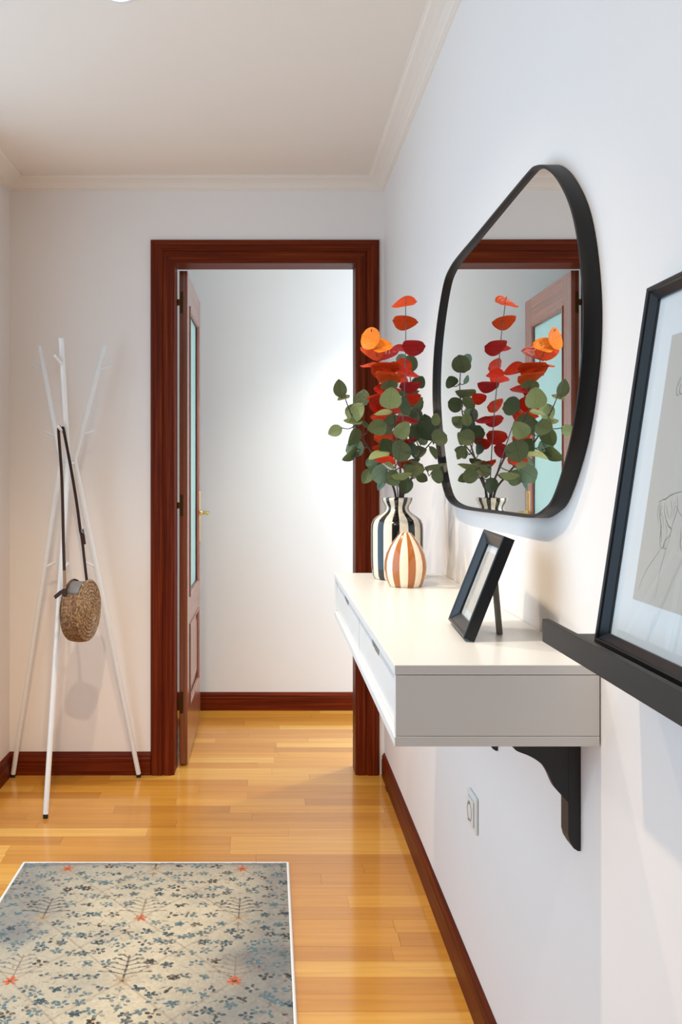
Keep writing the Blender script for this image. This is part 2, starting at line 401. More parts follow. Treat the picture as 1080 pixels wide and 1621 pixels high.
dpart(MB().box(LX0, LX1, LY1-SW, LY1, LZ0, LZ1), 'stile', DOOR_Z, leaf, bevel=.0015)
for z0, z1 in ((LZ0, PZ0), (PZ1, GZ0), (GZ1, LZ1)):
    dpart(MB().box(LX0+.0003, LX1-.0003, LY0+SW, LY1-SW, z0, z1), 'rail', DOOR_Y, leaf, bevel=.0015)
def bead(z0, z1):
    b = MB(); y0, y1 = LY0+SW, LY1-SW
    for xs, sg in ((LX1, 1), (LX0, -1)):
        pr = [(0, .000), (.000, .004), (.006, .005), (.014, .0005), (.018, -.008), (0, -.012)]
        for side in range(4):
            if side == 0: f0 = lambda p: (xs+sg*p[1], y0+p[0], z0+p[0]); f1 = lambda p: (xs+sg*p[1], y0+p[0], z1-p[0])
            if side == 1: f0 = lambda p: (xs+sg*p[1], y1-p[0], z0+p[0]); f1 = lambda p: (xs+sg*p[1], y1-p[0], z1-p[0])
            if side == 2: f0 = lambda p: (xs+sg*p[1], y0+p[0], z0+p[0]); f1 = lambda p: (xs+sg*p[1], y1-p[0], z0+p[0])
            if side == 3: f0 = lambda p: (xs+sg*p[1], y0+p[0], z1-p[0]); f1 = lambda p: (xs+sg*p[1], y1-p[0], z1-p[0])
            b.prism(pr, f0, f1)
    return b
dpart(bead(GZ0, GZ1), 'moulding', DOOR_Z, leaf); dpart(bead(PZ0, PZ1), 'moulding', DOOR_Z, leaf)
xm = (LX0+LX1)/2
tag(dpart(MB().box(xm-.003, xm+.003, LY0+SW-.005, LY1-SW+.005, GZ0-.005, GZ1+.005), 'glass_pane', M_FROST, leaf), 'tall frosted pale green pane')
p = MB(); p.box(xm-.006, xm+.006, LY0+SW-.004, LY1-SW+.004, PZ0-.004, PZ1+.004)
y0, y1 = LY0+SW, LY1-SW
for sg in (1, -1):
    a = [(xm+sg*.006, y0+.03, PZ0+.03), (xm+sg*.006, y1-.03, PZ0+.03), (xm+sg*.006, y1-.03, PZ1-.03), (xm+sg*.006, y0+.03, PZ1-.03),
         (xm+sg*.013, y0+.06, PZ0+.06), (xm+sg*.013, y1-.06, PZ0+.06), (xm+sg*.013, y1-.06, PZ1-.06), (xm+sg*.013, y0+.06, PZ1-.06)]
    p.add(a, [(0,1,5,4),(1,2,6,5),(2,3,7,6),(3,0,4,7),(4,5,6,7)])
dpart(p, 'panel', DOOR_Z, leaf)
for z in (1.93, 1.085, .265):
    h = MB(); h.box(LX0+.003, LX0+.016, LY0-.0022, LY0+.001, z-.045, z+.045)
    h.tube([(LX0-.0040, LY0-.002, z-.013), (LX0-.0040, LY0-.002, z+.013)], .0042, 10)
    h.box(LX0-.008, LX0+.004, LY0-.0035, LY0-.0005, z-.011, z+.011)
    tag(dpart(h, 'hinge', M_OLDBRASS, leaf), 'brass hinge')
hz, hy = 1.027, LY1-.052
h = MB(); h.prism([(math.copysign(.019, math.cos(t))*abs(math.cos(t))**.8, (.085 if math.sin(t) > 0 else -.125)+.025*math.sin(t)) for t in [2*PI*k/20 for k in range(20)]],
        lambda q: (LX1, hy+q[0], hz+q[1]), lambda q: (LX1+.005, hy+q[0]*.85, hz+q[1]))
tag(dpart(h, 'handle_plate', M_BRASS, leaf), 'polished brass back plate')
h = MB(); h.tube([(LX1+.004, hy, hz), (LX1+.010, hy, hz), (LX1+.014, hy, hz), (LX1+.040, hy, hz)], [.014, .013, .008, .008], 14)
h.tube(spline([(LX1+.040, hy+.008, hz), (LX1+.043, hy-.02, hz+.002), (LX1+.043, hy-.06, hz-.002), (LX1+.042, hy-.105, hz+.002), (LX1+.040, hy-.118, hz+.004)], 5), [.009]*6+[.0075]*5+[.0085]*5+[.010]*4+[.006], 12)
tag(dpart(h, 'handle', M_BRASS, leaf, smooth=True), 'polished brass lever handle')

# recessed ceiling spotlight whose lower rim touches the top of the photo
M_GLOW = NT('lit_spot_glass'); M_GLOW.b.inputs['Emission Color'].default_value = (1, .88, .70, 1); M_GLOW.b.inputs['Emission Strength'].default_value = 6
dl = empty('recessed_spotlight', 'round white recessed spotlight in the ceiling at the top edge', 'light', (SPX, SPY[0], CZ))
MB().lathe([(.046, -.001), (.046, -.004), (.041, -.0065), (.034, -.005), (.031, .0), (.031, -.0005)], 40).build('trim_ring', M_WHITEMETAL, dl, smooth=True)
MB().lathe([(.031, -.0012), (.0, -.0012)], 40).build('lamp_face', M_GLOW.m, dl)

# ------------------------------------------------------------------ floating shelf
SX0, SX1, SY0, SY1, SZ = .1764, .4645, 1.2796, 2.469, .9484
sh = empty('floating_shelf', 'white floating console shelf with two drawers below the mirror', 'shelf', (SX1, (SY0+SY1)/2, SZ-.1144))
def spart(mb, name, mat, root, parent=None, **kw):
    off = Vector(root.location); mb.v = [tuple(Vector(q)-off) for q in mb.v]
    return mb.build(name, mat, parent or root, **kw)
ZB = SZ-.1144
spart(MB().box(SX0, SX1, SY0, SY1, SZ-.0138, SZ), 'top_panel', M_SHELF, sh, bevel=.0008)
spart(MB().box(SX0, SX1, SY0, SY1, ZB, ZB+.0140), 'bottom_panel', M_SHELF, sh, bevel=.0008)
z0, z1 = ZB+.0146, SZ-.0146
spart(MB().box(SX0+.0012, SX1, SY0+.0004, SY0+.014, z0, z1), 'side_panel', M_SHELF, sh, bevel=.0006)
spart(MB().box(SX0+.0012, SX1, SY1-.014, SY1-.0004, z0, z1), 'side_panel', M_SHELF, sh, bevel=.0006)
ymid = (SY0+SY1)/2
spart(MB().box(SX0+.008, SX1, ymid-.007, ymid+.007, z0, z1), 'divider', M_SHELF, sh)
spart(MB().box(SX1-.008, SX1, SY0+.014, SY1-.014, z0, z1), 'back_panel', M_SHELF, sh)
for a, b in ((SY0+.0155, ymid-.0085), (ymid+.0085, SY1-.0155)):
    c = (a+b)/2; zt, zb = z1-.0022, z0+.001
    hw, hd = .058, .026
    arc = [(c+hw-.0, zt), (c+hw-.004, zt-hd*.55), (c+hw-.014, zt-hd*.92), (c+hw-.024, zt-hd), (c-hw+.024, zt-hd), (c-hw+.014, zt-hd*.92), (c-hw+.004, zt-hd*.55), (c-hw, zt)]
    d = MB(); xo = SX0+.0085
    lo = [(q[0], zb) for q in arc]
    pts = [(b, zt)]+arc+[(a, zt), (a, zb)]+lo[::-1]+[(b, zb)]
    n = len(arc)
    # front built as strips so that the notch stays clean
    strips = [(b, zt)]+arc+[(a, zt)]
    for i in range(len(strips)-1):
        (ya, za), (yb, zb2) = strips[i], strips[i+1]
        if abs(ya-yb) < 1e-6: continue
        d.add([(xo, ya, za), (xo, yb, zb2), (xo, yb, zb), (xo, ya, zb), (xo+.016, ya, za), (xo+.016, yb, zb2), (xo+.016, yb, zb), (xo+.016, ya, zb)],
              [(0,1,2,3), (7,6,5,4), (0,4,5,1), (3,2,6,7)])
    d.add([(xo, b, zt), (xo, b, zb), (xo+.016, b, zb), (xo+.016, b, zt)], [(0,1,2,3)]); d.add([(xo, a, zt), (xo, a, zb), (xo+.016, a, zb), (xo+.016, a, zt)], [(3,2,1,0)])
    dr = spart(d, 'drawer', M_SHELF, sh)
    t = MB(); t.box(xo+.016, SX1-.02, a+.012, b-.012, zb+.004, zb+.010)
    t.box(xo+.016, SX1-.02, a+.006, a+.016, zb+.002, zt-.02); t.box(xo+.016, SX1-.02, b-.016, b-.006, zb+.002, zt-.02); t.box(SX1-.028, SX1-.016, a+.012, b-.012, zb+.002, zt-.02)
    spart(t, 'drawer_box', M_SHELF, sh, dr)

# shelf brackets
def bracket(yf, label):
    wx, zt = XW-.0006, ZB-.0002
    r = empty('shelf_bracket', label, 'bracket', (wx, yf, zt-.19), 'black brackets under the shelf')
    zb = zt-.181
    # upright against the wall with a rounded foot
    pr = [(wx, zt), (wx-.0185, zt), (wx-.0185, zb+.024), (wx-.016, zb+.014), (wx-.010, zb+.004), (wx-.004, zb), (wx, zb)]
    u = spart(MB().prism(pr, lambda q: (q[0], yf, q[1]), lambda q: (q[0], yf+.034, q[1])), 'upright', M_BLACKW, r, bevel=.0008)
    spart(MB().lathe([(.0, -.0025), (.0042, -.0025), (.0042, .0003), (.0, .0003)], 14), 'screw_head', M_RUBBER, r, u)
    s_ = u.children[0]; s_.data.transform(Matrix.Rotation(-PI/2, 4, 'Y')); s_.data.transform(Matrix.Translation(Vector((wx-.0185, yf+.017, zb+.052))))
    spart(MB().box(wx-.225, wx-.0185, yf, yf+.034, zt-.018, zt), 'arm', M_BLACKW, r, bevel=.0008)
    crv = spline([(wx+a_, zt+b_, 0) for a_, b_ in ((-.215, -.0176), (-.165, -.0178), (-.130, -.0190), (-.108, -.0225), (-.1013, -.0255), (-.0947, -.0314), (-.0758, -.039), (-.0598, -.0494), (-.0503, -.0616), (-.0409, -.0819), (-.0343, -.0909), (-.0184, -.108))], 5)
    poly = [(c.x, c.y) for c in crv]
    w_ = MB(); n = len(poly); top = [(q[0], zt-.0178) for q in poly]
    for yy, flip in ((yf+.0003, 0), (yf+.0135, 1)):
        vv = [(q[0], yy, q[1]) for q in poly]+[(q[0], yy, q[1]) for q in top]
        ff = [(i, i+1, n+i+1, n+i) for i in range(n-1)]
        w_.add(vv, [f[::-1] for f in ff] if flip else ff)
    w_.add([(q[0], yf+.0003, q[1]) for q in poly]+[(q[0], yf+.0135, q[1]) for q in poly], [(i, n+i, n+i+1, i+1) for i in range(n-1)])
    spart(w_, 'web', M_BLACKW, r)
    return r
bracket(1.362, 'near black shelf bracket with scalloped web under the white shelf')
bracket(1.855, 'far black shelf bracket with only its tip showing under the shelf')

# ------------------------------------------------------------------ mirror
GX = XW-.0265
front = [(860,260.5),(846,262.5),(836,271),(800,314),(749,376),(722,408),(710,427),(702,448),(693,500),(686.5,560),(684.5,615),(686,660),(690,705),(696,750),(703,780),(710,794),(721,802),(740,807.5),(791,814),(835,820),(849,818.5),(861,810),(874,796),(891,749),(907,685),(917,616),(922.5,560),(924.5,490),(920.5,421),(913,362),(902,318),(886,284.5),(873,268)]
pts = []
for px, py in front:
    Y = FPX*GX/(px-VX); pts.append(Vector((0, Y, CAMH-(py-VY)*Y/FPX)))
outl = spline(pts, 5, True)
for _ in range(3):
    n = len(outl); outl = [(outl[i-1]+outl[i]*2+outl[(i+1) % n])*.25 for i in range(n)]
n = len(outl); cen = sum(outl, Vector())/n
mir = empty('wall_mirror', 'large pebble shaped mirror with black metal frame above the shelf', 'mirror', (XW-.0005, cen.y, cen.z))
def inset(d):
    res = []
    for i in range(n):
        t = (outl[(i+1) % n]-outl[i-1]).normalized(); nn = Vector((0, -t.z, t.y))
        if nn.dot(cen-outl[i]) < 0: nn = -nn
        res.append(outl[i]+nn*d)
    return res
i1, i2 = outl, inset(.0055)
f = MB(); xf, xb, xg = GX, XW-.0012, XW-.0180
rings = [[(xb, q.y, q.z) for q in i1], [(xf+.0006, q.y, q.z) for q in i1], [(xf, q.y, q.z) for q in inset(.0006)], [(xf, q.y, q.z) for q in inset(.005)], [(xf+.0006, q.y, q.z) for q in i2], [(xb, q.y, q.z) for q in i2]]
vv = [q for r in rings for q in r]; k = len(rings)
f.add(vv, [(r*n+i, r*n+(i+1) % n, ((r+1) % k)*n+(i+1) % n, ((r+1) % k)*n+i) for r in range(k) for i in range(n)])
fr = spart(f, 'frame', M_MIRFRAME, mir, smooth=True)
g = MB(); g.prism([(q.y, q.z) for q in inset(.0052)], lambda q: (xg+(q[0]-1.9)*.0050, q[0], q[1]), lambda q: (XW-.002, q[0], q[1]))
spart(g, 'mirror_glass', M_MIRROR, mir)

# ------------------------------------------------------------------ socket
oy, oz = 2.068, .452
so = empty('wall_socket', 'ivory round-pin wall socket below the floating shelf', 'socket', (XW, oy, oz))
spart(MB().box(XW-.007, XW-.0003, oy-.041, oy+.041, oz-.041, oz+.041), 'cover_plate', M_OUTLET, so, bevel=.003, seg=3)
spart(MB().box(XW-.0115, XW-.007, oy-.029, oy+.029, oz-.029, oz+.029), 'insert', M_OUTLET, so, bevel=.0025)
s = MB().lathe([(.0225, 0), (.0222, .0008), (.0200, .0008), (.0190, -.0025), (.0, -.0028)], 32); s.v = [(XW-.0115-q[2], oy+q[0], oz+q[1]) for q in s.v]
spart(s, 'socket_well', M_OUTDARK, so, smooth=True)
for dy in (-.0095, .0095):
    s = MB().lathe([(.0026, 0), (.0, .0)], 10); s.v = [(XW-.0115+.0026, oy+dy+q[0], oz+q[1]) for q in s.v]
    spart(s, 'pin_hole', M_RUBBER, so)
for z0_ in (.0165, -.0195):
    spart(MB().box(XW-.0150, XW-.0100, oy-.003, oy+.003, oz+z0_, oz+z0_+.003), 'earth_clip', M_STEEL, so)

# ------------------------------------------------------------------ picture ledge and picture
ley, lx0 = 1.155, .3462
le = empty('picture_ledge', 'black picture ledge on the wall holding the large framed picture', 'ledge', (XW, .6, 1.005))
spart(MB().box(lx0+.009, XW-.0005, ley-1.15, ley, 1.005, 1.0145), 'ledge_board', M_LEDGE, le, bevel=.0006)
spart(MB().box(lx0, lx0+.009, ley-1.15, ley, 1.0045, 1.0335), 'front_lip', M_LEDGE, le, bevel=.0008)
spart(MB().box(XW-.012, XW-.0005, ley-1.15, ley, .975, 1.005), 'wall_rail', M_LEDGE, le)

def frame_thing(name, label, cat, O, ex, ey, Wd, Ht, dep, lip, slope, recess):
    """picture frame; local x runs along its width, y up its face, z out of the picture"""
    ex = Vector(ex).normalized(); ey = Vector(ey); ey = (ey-ex*ey.dot(ex)).normalized(); ez = ex.cross(ey)
    r = empty(name, label, cat)
    r.matrix_world = Matrix(((ex.x, ey.x, ez.x, O.x), (ex.y, ey.y, ez.y, O.y), (ex.z, ey.z, ez.z, O.z), (0, 0, 0, 1)))
    pr = [(0, -dep), (0, -.0015), (.0015, 0), (lip-.001, 0), (lip, -.0008), (lip+slope*.15, -.003), (lip+slope, -recess), (lip+slope, -recess-.004), (lip+slope-.004, -dep)]
    for side in range(4):
        f0 = [lambda q: (q[0], q[0], q[1]), lambda q: (Wd-q[0], q[0], q[1]), lambda q: (q[0], q[0], q[1]), lambda q: (q[0], Ht-q[0], q[1])][side]
        f1 = [lambda q: (q[0], Ht-q[0], q[1]), lambda q: (Wd-q[0], Ht-q[0], q[1]), lambda q: (Wd-q[0], q[0], q[1]), lambda q: (Wd-q[0], Ht-q[0], q[1])][side]
        MB().prism(pr, f0, f1).build('frame_side', M_BLACKFR, r)
    return r, ex, ey, ez

P0, P1 = at(939.6, 1013, 1.083), at(1023.5, 455.5, 1.083)
P0.z = 1.0172
ex = Vector((0, -1, 0)); eyv = P1-P0; HT = eyv.length; WD = .335
pic, ex, ey, ez = frame_thing('framed_picture', 'large black framed pencil drawing of horses leaning on the ledge', 'picture', P0, ex, eyv, WD, HT, .015, .006, .009, .010)
PIC0 = P0
def plane_uv(px, py, O, ex, ey, ez, depth):
    d = Vector(((px-VX)/FPX, 1, -(py-VY)/FPX)); c = Vector((0, 0, CAMH)); o = O+ez*depth
    t = (o-c).dot(ez)/d.dot(ez); q = c+d*t-O
    return q.dot(ex), q.dot(ey)
MB().box(.012, WD-.012, .012, HT-.012, -.0148, -.0132).build('mount_card', M_MAT, pic)
u0, v1 = plane_uv(1064, 531, P0, ex, ey, ez, -.013); u1, v0 = plane_uv(1002.5, 948, P0, ex, ey, ez, -.013)
u0 = (u0+u1)/2
paper = MB().box(u0, WD-u0, v0, v1, -.0133, -.0129).build('drawing_paper', M_PAPER, pic)
MB().box(.0135, WD-.0135, .0135, HT-.0135, -.0118, -.0108).build('glass_pane', M_GLASS, pic)
def strokes(mb, lines, wid, z):
    for ln in lines:
        p = spline([(a, b, 0) for a, b in ln], 5); m_ = len(p); vv = []
        for i, q in enumerate(p):
            t = (p[min(i+1, m_-1)]-p[max(i-1, 0)]); t = t.normalized() if t.length > 1e-9 else Vector((1, 0, 0))
            nn = Vector((-t.y, t.x, 0)); ww = wid*(.35+.65*math.sin(PI*min(max((i+.6)/m_, .05), .95)))
            vv += [(q.x+nn.x*ww, q.y+nn.y*ww, z), (q.x-nn.x*ww, q.y-nn.y*ww, z)]
        mb.add(vv, [(2*i, 2*i+1, 2*i+3, 2*i+2) for i in range(m_-1)])
def pxl(lst): return [plane_uv(a, b, P0, ex, ey, ez, -.0128) for a, b in lst]
hl = [pxl(l) for l in (
    [(1043,795),(1050,791),(1054,790),(1062,784),(1072,780),(1086,777)],
    [(1045,799),(1044,812),(1046,825),(1047,836),(1045,850),(1045,862),(1047,868)],
    [(1053,796),(1052,808),(1054,820),(1058,832),(1063,838),(1060,848),(1054,856),(1053,866)],
    [(1072,786),(1073,800),(1071,812),(1066,826),(1063,838)],
    [(1047,868),(1050,866),(1051,860)], [(1048,800),(1046,810),(1047,818)], [(1046,832),(1047,845),(1047,858)],
    [(1056,848),(1052,858),(1051,868),(1055,868)],
    [(1078,835),(1078,850),(1077,862),(1079,872)], [(1084,830),(1082,850),(1081,868)],
    [(1080,596),(1075,603),(1072,612),(1071,622),(1073,626),(1077,622)], [(1082,606),(1077,612),(1076,620),(1079,624),(1084,618)],
    [(1086,777),(1100,780),(1120,774),(1140,768)], [(1086,830),(1104,834),(1125,828)])]
md = MB(); strokes(md, hl, .00052, -.01285); md.build('pencil_sketch', M_PENCIL, paper)['kind'] = 'stuff'
hf = [pxl(l) for l in (
    [(1047,796),(1042,803),(1041,815),(1043,826)], [(1055,800),(1057,812),(1060,822)], [(1062,792),(1064,806),(1062,820)], [(1069,792),(1068,806),(1065,818)],
    [(1047,868),(1036,884),(1022,905),(1010,935)], [(1062,846),(1054,872),(1046,900),(1037,948)], [(1049,812),(1050,824),(1050,836)], [(1055,846),(1056,838),(1053,828)],
    [(1078,600),(1074,612)], [(1070,800),(1076,812),(1082,820)])]
md = MB(); strokes(md, hf, .00042, -.01283); md.build('faint_sketch', M_PENCIL2, paper)['kind'] = 'stuff'

# small standing frame on the shelf
A = Vector((.3207, 1.6354, SZ)); B = Vector((.3096, 1.4533, SZ)); T = at(766.5, 840, 1.6354)
exs = (B-A); W2 = exs.length; eys = T-A; H2 = eys.length
eys_ = (eys-exs.normalized()*eys.dot(exs.normalized())).normalized(); ezs = exs.normalized().cross(eys_)
D2 = .019
O2 = A+Vector((0, 0, D2*abs(ezs.z)*0+.0002))
# the back lower edge rests on the shelf: lift the front edge by the tilt of the depth
low = (-ezs*D2).z
if low < 0: O2 = O2+Vector((0, 0, -low))
sf, exs, eys, ezs = frame_thing('photo_frame', 'small black standing frame on the shelf in front of the vases', 'picture frame', O2, exs, eys, W2, H2-.004, D2, .005, .017, .010)
H2 -= .004
MB().box(.016, W2-.016, .016, H2-.016, -.0155, -.0142).build('mount_card', M_MAT, sf)
pp = MB().box(.034, W2-.034, .034, H2-.034, -.0143, -.0139).build('photo_print', plain('cream_print_paper', (.72, .63, .55), .8), sf)
q = MB(); rr = random.Random(4)
lines = []
for i in range(16):
    x, y_ = rr.uniform(.045, W2-.045), rr.uniform(.045, H2-.045)
    lines.append([(x, y_), (x+rr.uniform(-.008, .008), y_+rr.uniform(0, .008)), (x+rr.uniform(-.010, .010), y_+rr.uniform(.004, .014))])
strokes(q, lines, .0004, -.01385); q.build('print_marks', M_PENCIL2, pp)['kind'] = 'stuff'
MB().box(.018, W2-.018, .018, H2-.018, -.0128, -.0118).build('glass_pane', M_GLASS, sf)
MB().box(.004, W2-.004, .004, H2-.004, -D2+.0001, -D2+.003).build('back_board', M_BLACKW, sf)
iw = sf.matrix_world.inverted() if False else Matrix(((exs.x, eys.x, ezs.x, O2.x), (exs.y, eys.y, ezs.y, O2.y), (exs.z, eys.z, ezs.z, O2.z), (0, 0, 0, 1))).inverted()
foot = iw @ Vector((.387, 1.530, SZ+.0006)); topp = Vector((foot.x, H2*.70, -D2-.0005))
wv = Vector((1, 0, 0))
MB().ribbon([topp, topp.lerp(foot, .5), foot], wv, .012, .0032).build('easel_leg', plain('grey_brown_board', (.13, .115, .095), .5), sf)

# ------------------------------------------------------------------ vases
CREAM = (.74, .66, .50)
vm = striped('black_cream_striped_glaze', (.010, .010, .011), (.78, .71, .57), 10, .46, .04)
vx, vy = .3292, 2.340
prof = [(.0, .003), (.052, .003), (.056, 0), (.059, .001), (.0635, .010), (.0655, .030), (.0665, .060), (.0668, .125), (.0655, .140), (.061, .151), (.052, .159), (.041, .166), (.033, .1725), (.0295, .179), (.0305, .186), (.035, .193), (.0385, .200), (.0395, .206), (.0385, .2075), (.0365, .2065), (.034, .198), (.028, .186), (.0265, .179), (.030, .172), (.048, .158), (.060, .140), (.062, .06), (.058, .01), (.0, .008)]
va = MB().lathe(prof, 64).build('bottle_vase', vm, smooth=True, loc=(vx, vy, SZ))
tag(va, 'tall black and cream striped ceramic bottle vase holding the eucalyptus', 'vase')
om = striped('orange_cream_striped_glaze', (.42, .122, .018), (.86, .76, .58), 8, .48, .028)
ox, oy2 = .3262, 2.178
prof = [(.0, .002), (.034, .002), (.0365, 0), (.039, .0012), (.043, .010), (.0475, .024), (.0505, .042), (.0498, .060), (.0455, .078), (.038, .094), (.029, .108), (.020, .119), (.0135, .1265), (.0105, .1285), (.0085, .1275), (.008, .122), (.018, .112), (.034, .092), (.046, .06), (.045, .03), (.036, .008), (.0, .006)]
vb = MB().lathe(prof, 64).build('teardrop_vase', om, smooth=True, loc=(ox, oy2, SZ))
tag(vb, 'small orange and cream striped teardrop vase in front of the bottle vase', 'vase')

# ------------------------------------------------------------------ eucalyptus sprays
def leaf_mesh(name, mat, shape, seed):
    """unit leaf: base at origin, length 1 along y, width about 1 along x, slightly cupped"""
    r = random.Random(seed); NR, NC = 9, 6; vv = []; ff = []
    cup, bend, wav = r.uniform(.10, .22), r.uniform(-.18, .18), r.uniform(.02, .05)
    for i in range(NR+1):
        t = i/NR
        if shape == 'round': hw = .5*math.sqrt(max(0, 1-(2*t-1)**2))*(1.0+.10*(1-t)-.06*t)
        elif shape == 'oval': hw = .36*(math.sin(PI*t**.85))**.72
        else: hw = .5*(math.sin(PI*min(1, t**.82)))**.62*(1-.20*t)          # broad with a pointed tip
        for j in range(NC+1):
            s_ = (2*j/NC-1); x = hw*s_*1.0
            z = cup*(x*x*2.0)-.03*(1-abs(s_))*math.sin(PI*t)*.6+bend*(t-.5)**2+wav*math.sin(5*t+seed)*abs(s_)
            vv.append((x, t, z))
    for i in range(NR):
        for j in range(NC):
            a = i*(NC+1)+j; ff.append((a, a+1, a+NC+2, a+NC+1))
    mb = MB(); mb.add(vv, ff); return mb.mesh(name, mat, True)
LM = {}
def get_leaf(mat, shape, k):
    key = (mat.name, shape, k)
    if key not in LM: LM[key] = leaf_mesh('leaf', mat, shape, k*7+len(shape)); 
    return LM[key]
lr = random.Random(12)
def put_leaf(parent, mat, shape, px, py, Y, l, wd, ang, att=None, flip=None):
    """leaf whose middle is at pixel (px,py) and distance Y; l, wd = its apparent length and width in pixels, ang = direction of its tip"""
    s = Y/FPX; l *= s; wd *= s
    l *= 1.11; wd *= 1.11; Lr = max(l, wd)*1.03; Wr = (1.0 if shape == 'round' else .92 if shape == 'heart' else .70)*Lr
    p = math.acos(min(1, l/Lr)); q = math.acos(min(1, wd/max(Wr, 1e-6)))
    if wd > Wr: Wr = wd
    a = math.radians(ang); s1 = lr.choice((-1, 1)) if flip is None else flip; s2 = lr.choice((-1, 1))
    e1 = Vector((math.cos(a), 0, math.sin(a))); e2 = Vector((math.sin(a), 0, -math.cos(a))); dp = Vector((0, -1, 0))
    ly = (e1*math.cos(p)+dp*math.sin(p)*s1).normalized()
    lx = (e2*math.cos(q)+dp*math.sin(q)*s2); lx = (lx-ly*lx.dot(ly)).normalized(); lz = lx.cross(ly)
    c = at(px, py, Y); b = c-ly*Lr*.5
    o = bpy.data.objects.new('leaf', get_leaf(mat, shape, lr.randint(0, 2))); COL.objects.link(o)
    kx = Wr/1.0 if shape == 'round' else Wr/.92 if shape == 'heart' else Wr/.70
    o.parent = parent
    off = Vector(parent.location)
    o.matrix_local = Matrix.Translation(b-off) @ Matrix((( lx.x*kx, ly.x*Lr, lz.x*Lr, 0), (lx.y*kx, ly.y*Lr, lz.y*Lr, 0), (lx.z*kx, ly.z*Lr, lz.z*Lr, 0), (0, 0, 0, 1)))
    return b, ly
def nearest(path, p):
    best = min(range(len(path)), key=lambda i: (path[i]-p).length + (0.02 if path[i].z > p.z+.01 else 0)); return path[best]
MOUTH = SZ+.2075
def spray(label, nodes, leaves, mat_stem, r0, r1, group, name):
    root = empty(name, label, 'plant stem', (vx, vy, SZ+.02), group)
    off = Vector(root.location)
    path = [Vector((vx+(nodes[0][0]-629)*.0006, vy+(nodes[0][2]-2.34)*.3, SZ+.03))]+[at(*nd) for nd in nodes]
    sp = spline(path, 8); m_ = len(sp)
    st = MB(); st.tube([q-off for q in sp], [r0+(r1-r0)*i/(m_-1) for i in range(m_)], 8)
    for lf in leaves:
        mat, shape, px, py, Y, l, wd, ang = lf[:8]
        b, ly = put_leaf(root, mat, shape, px, py, Y, l, wd, ang)
        j = nearest(sp, b)
        if (j-b).length > .004 and mat_stem is M_STEM:
            mid = (j+b)/2+Vector((0, 0, -.15*(b-j).length)); q = spline([j, mid, b+ly*.002], 5)
            st.tube([v-off for v in q], [.0013]*len(q), 6)
    st.build('stem', mat_stem, root, smooth=True)
    return root
D, L, Mi, T_ = L_DARK, L_LIGHT, L_MID, L_TEAL
GR = 'eucalyptus sprays in the striped vase'
spray('green eucalyptus spray bending left out of the striped vase', [(627,790,2.338),(612,752,2.31),(592,722,2.285),(572,690,2.27),(556,656,2.262),(545,626,2.255)], [
    (D,'oval',538.5,615,2.25,27,19,100), (Mi,'oval',544,629.5,2.255,20,9,205), (D,'heart',574,630,2.30,27,22,80), (L,'heart',563.5,652,2.26,31,26,48),
    (Mi,'oval',559,667,2.25,28,12,172), (L,'oval',530.5,682,2.25,22,17,205), (Mi,'heart',559.6,692,2.25,29,18,245), (T_,'round',562,711,2.26,27,25,190), (Mi,'heart',554,719,2.24,29,14,215),
    (Mi,'oval',582,754,2.28,25,17,235), (T_,'round',592,733,2.27,24,22,160), (D,'oval',577,672,2.29,18,8,150)], M_STEM, .0034, .0012, GR, 'eucalyptus_spray')
spray('green eucalyptus spray at the front with the palest round leaf', [(633,790,2.335),(634,745,2.275),(630,700,2.20),(625,660,2.145),(619,630,2.118)], [
    (L,'heart',618.5,630,2.112,31,32,85), (Mi,'round',616,608.5,2.15,10,24,90), (D,'round',640,643,2.17,21,27,30), (Mi,'heart',597,676,2.14,28,24,195), (D,'round',616,671,2.165,20,30,160),
    (L,'heart',637,680,2.13,28,24,50), (L,'oval',607,654,2.14,26,9,185), (D,'heart',611,706,2.19,24,25,120), (D,'round',633.5,714,2.16,32,30,260), (L,'oval',600,721,2.17,33,11,200),
    (T_,'round',601,750,2.22,27,26,215), (Mi,'heart',621,757,2.22,24,24,200), (L,'oval',636,752.5,2.20,31,11,10), (T_,'oval',604,766,2.23,21,10,240), (L,'oval',617,737,2.2,18,8,160)], M_STEM, .0036, .0012, GR, 'eucalyptus_spray')
spray('green eucalyptus spray reaching right to the mirror frame', [(637,790,2.342),(645,755,2.335),(658,728,2.325),(674,710,2.31),(690,692,2.30)], [
    (Mi,'oval',661,637,2.36,22,15,40), (D,'heart',661,661,2.34,28,16,280), (D,'round',655.5,686,2.33,24,22,110), (D,'heart',678.5,677,2.30,41,25,110), (D,'round',696,693,2.23,24,24,20),
    (Mi,'oval',686.5,717,2.30,22,11,300), (D,'round',652,710,2.33,18,14,90), (D,'oval',655,730,2.34,20,9,20), (D,'heart',671,694,2.37,20,16,60), (Mi,'oval',690,664,2.25,20,14,80)], M_STEM, .0032, .0012, GR, 'eucalyptus_spray')
spray('green eucalyptus spray hanging low over the right of the vase rim', [(638,790,2.338),(646,768,2.325),(660,750,2.31),(684,739,2.295)], [
    (D,'round',655.6,743,2.30,30,24,30), (D,'heart',642.6,769,2.29,24,21,265), (Mi,'oval',689,737.5,2.24,32,8,8), (D,'round',692,754,2.22,22,20,330), (Mi,'oval',668,756,2.36,20,14,330)], M_STEM, .0030, .0012, GR, 'eucalyptus_spray')
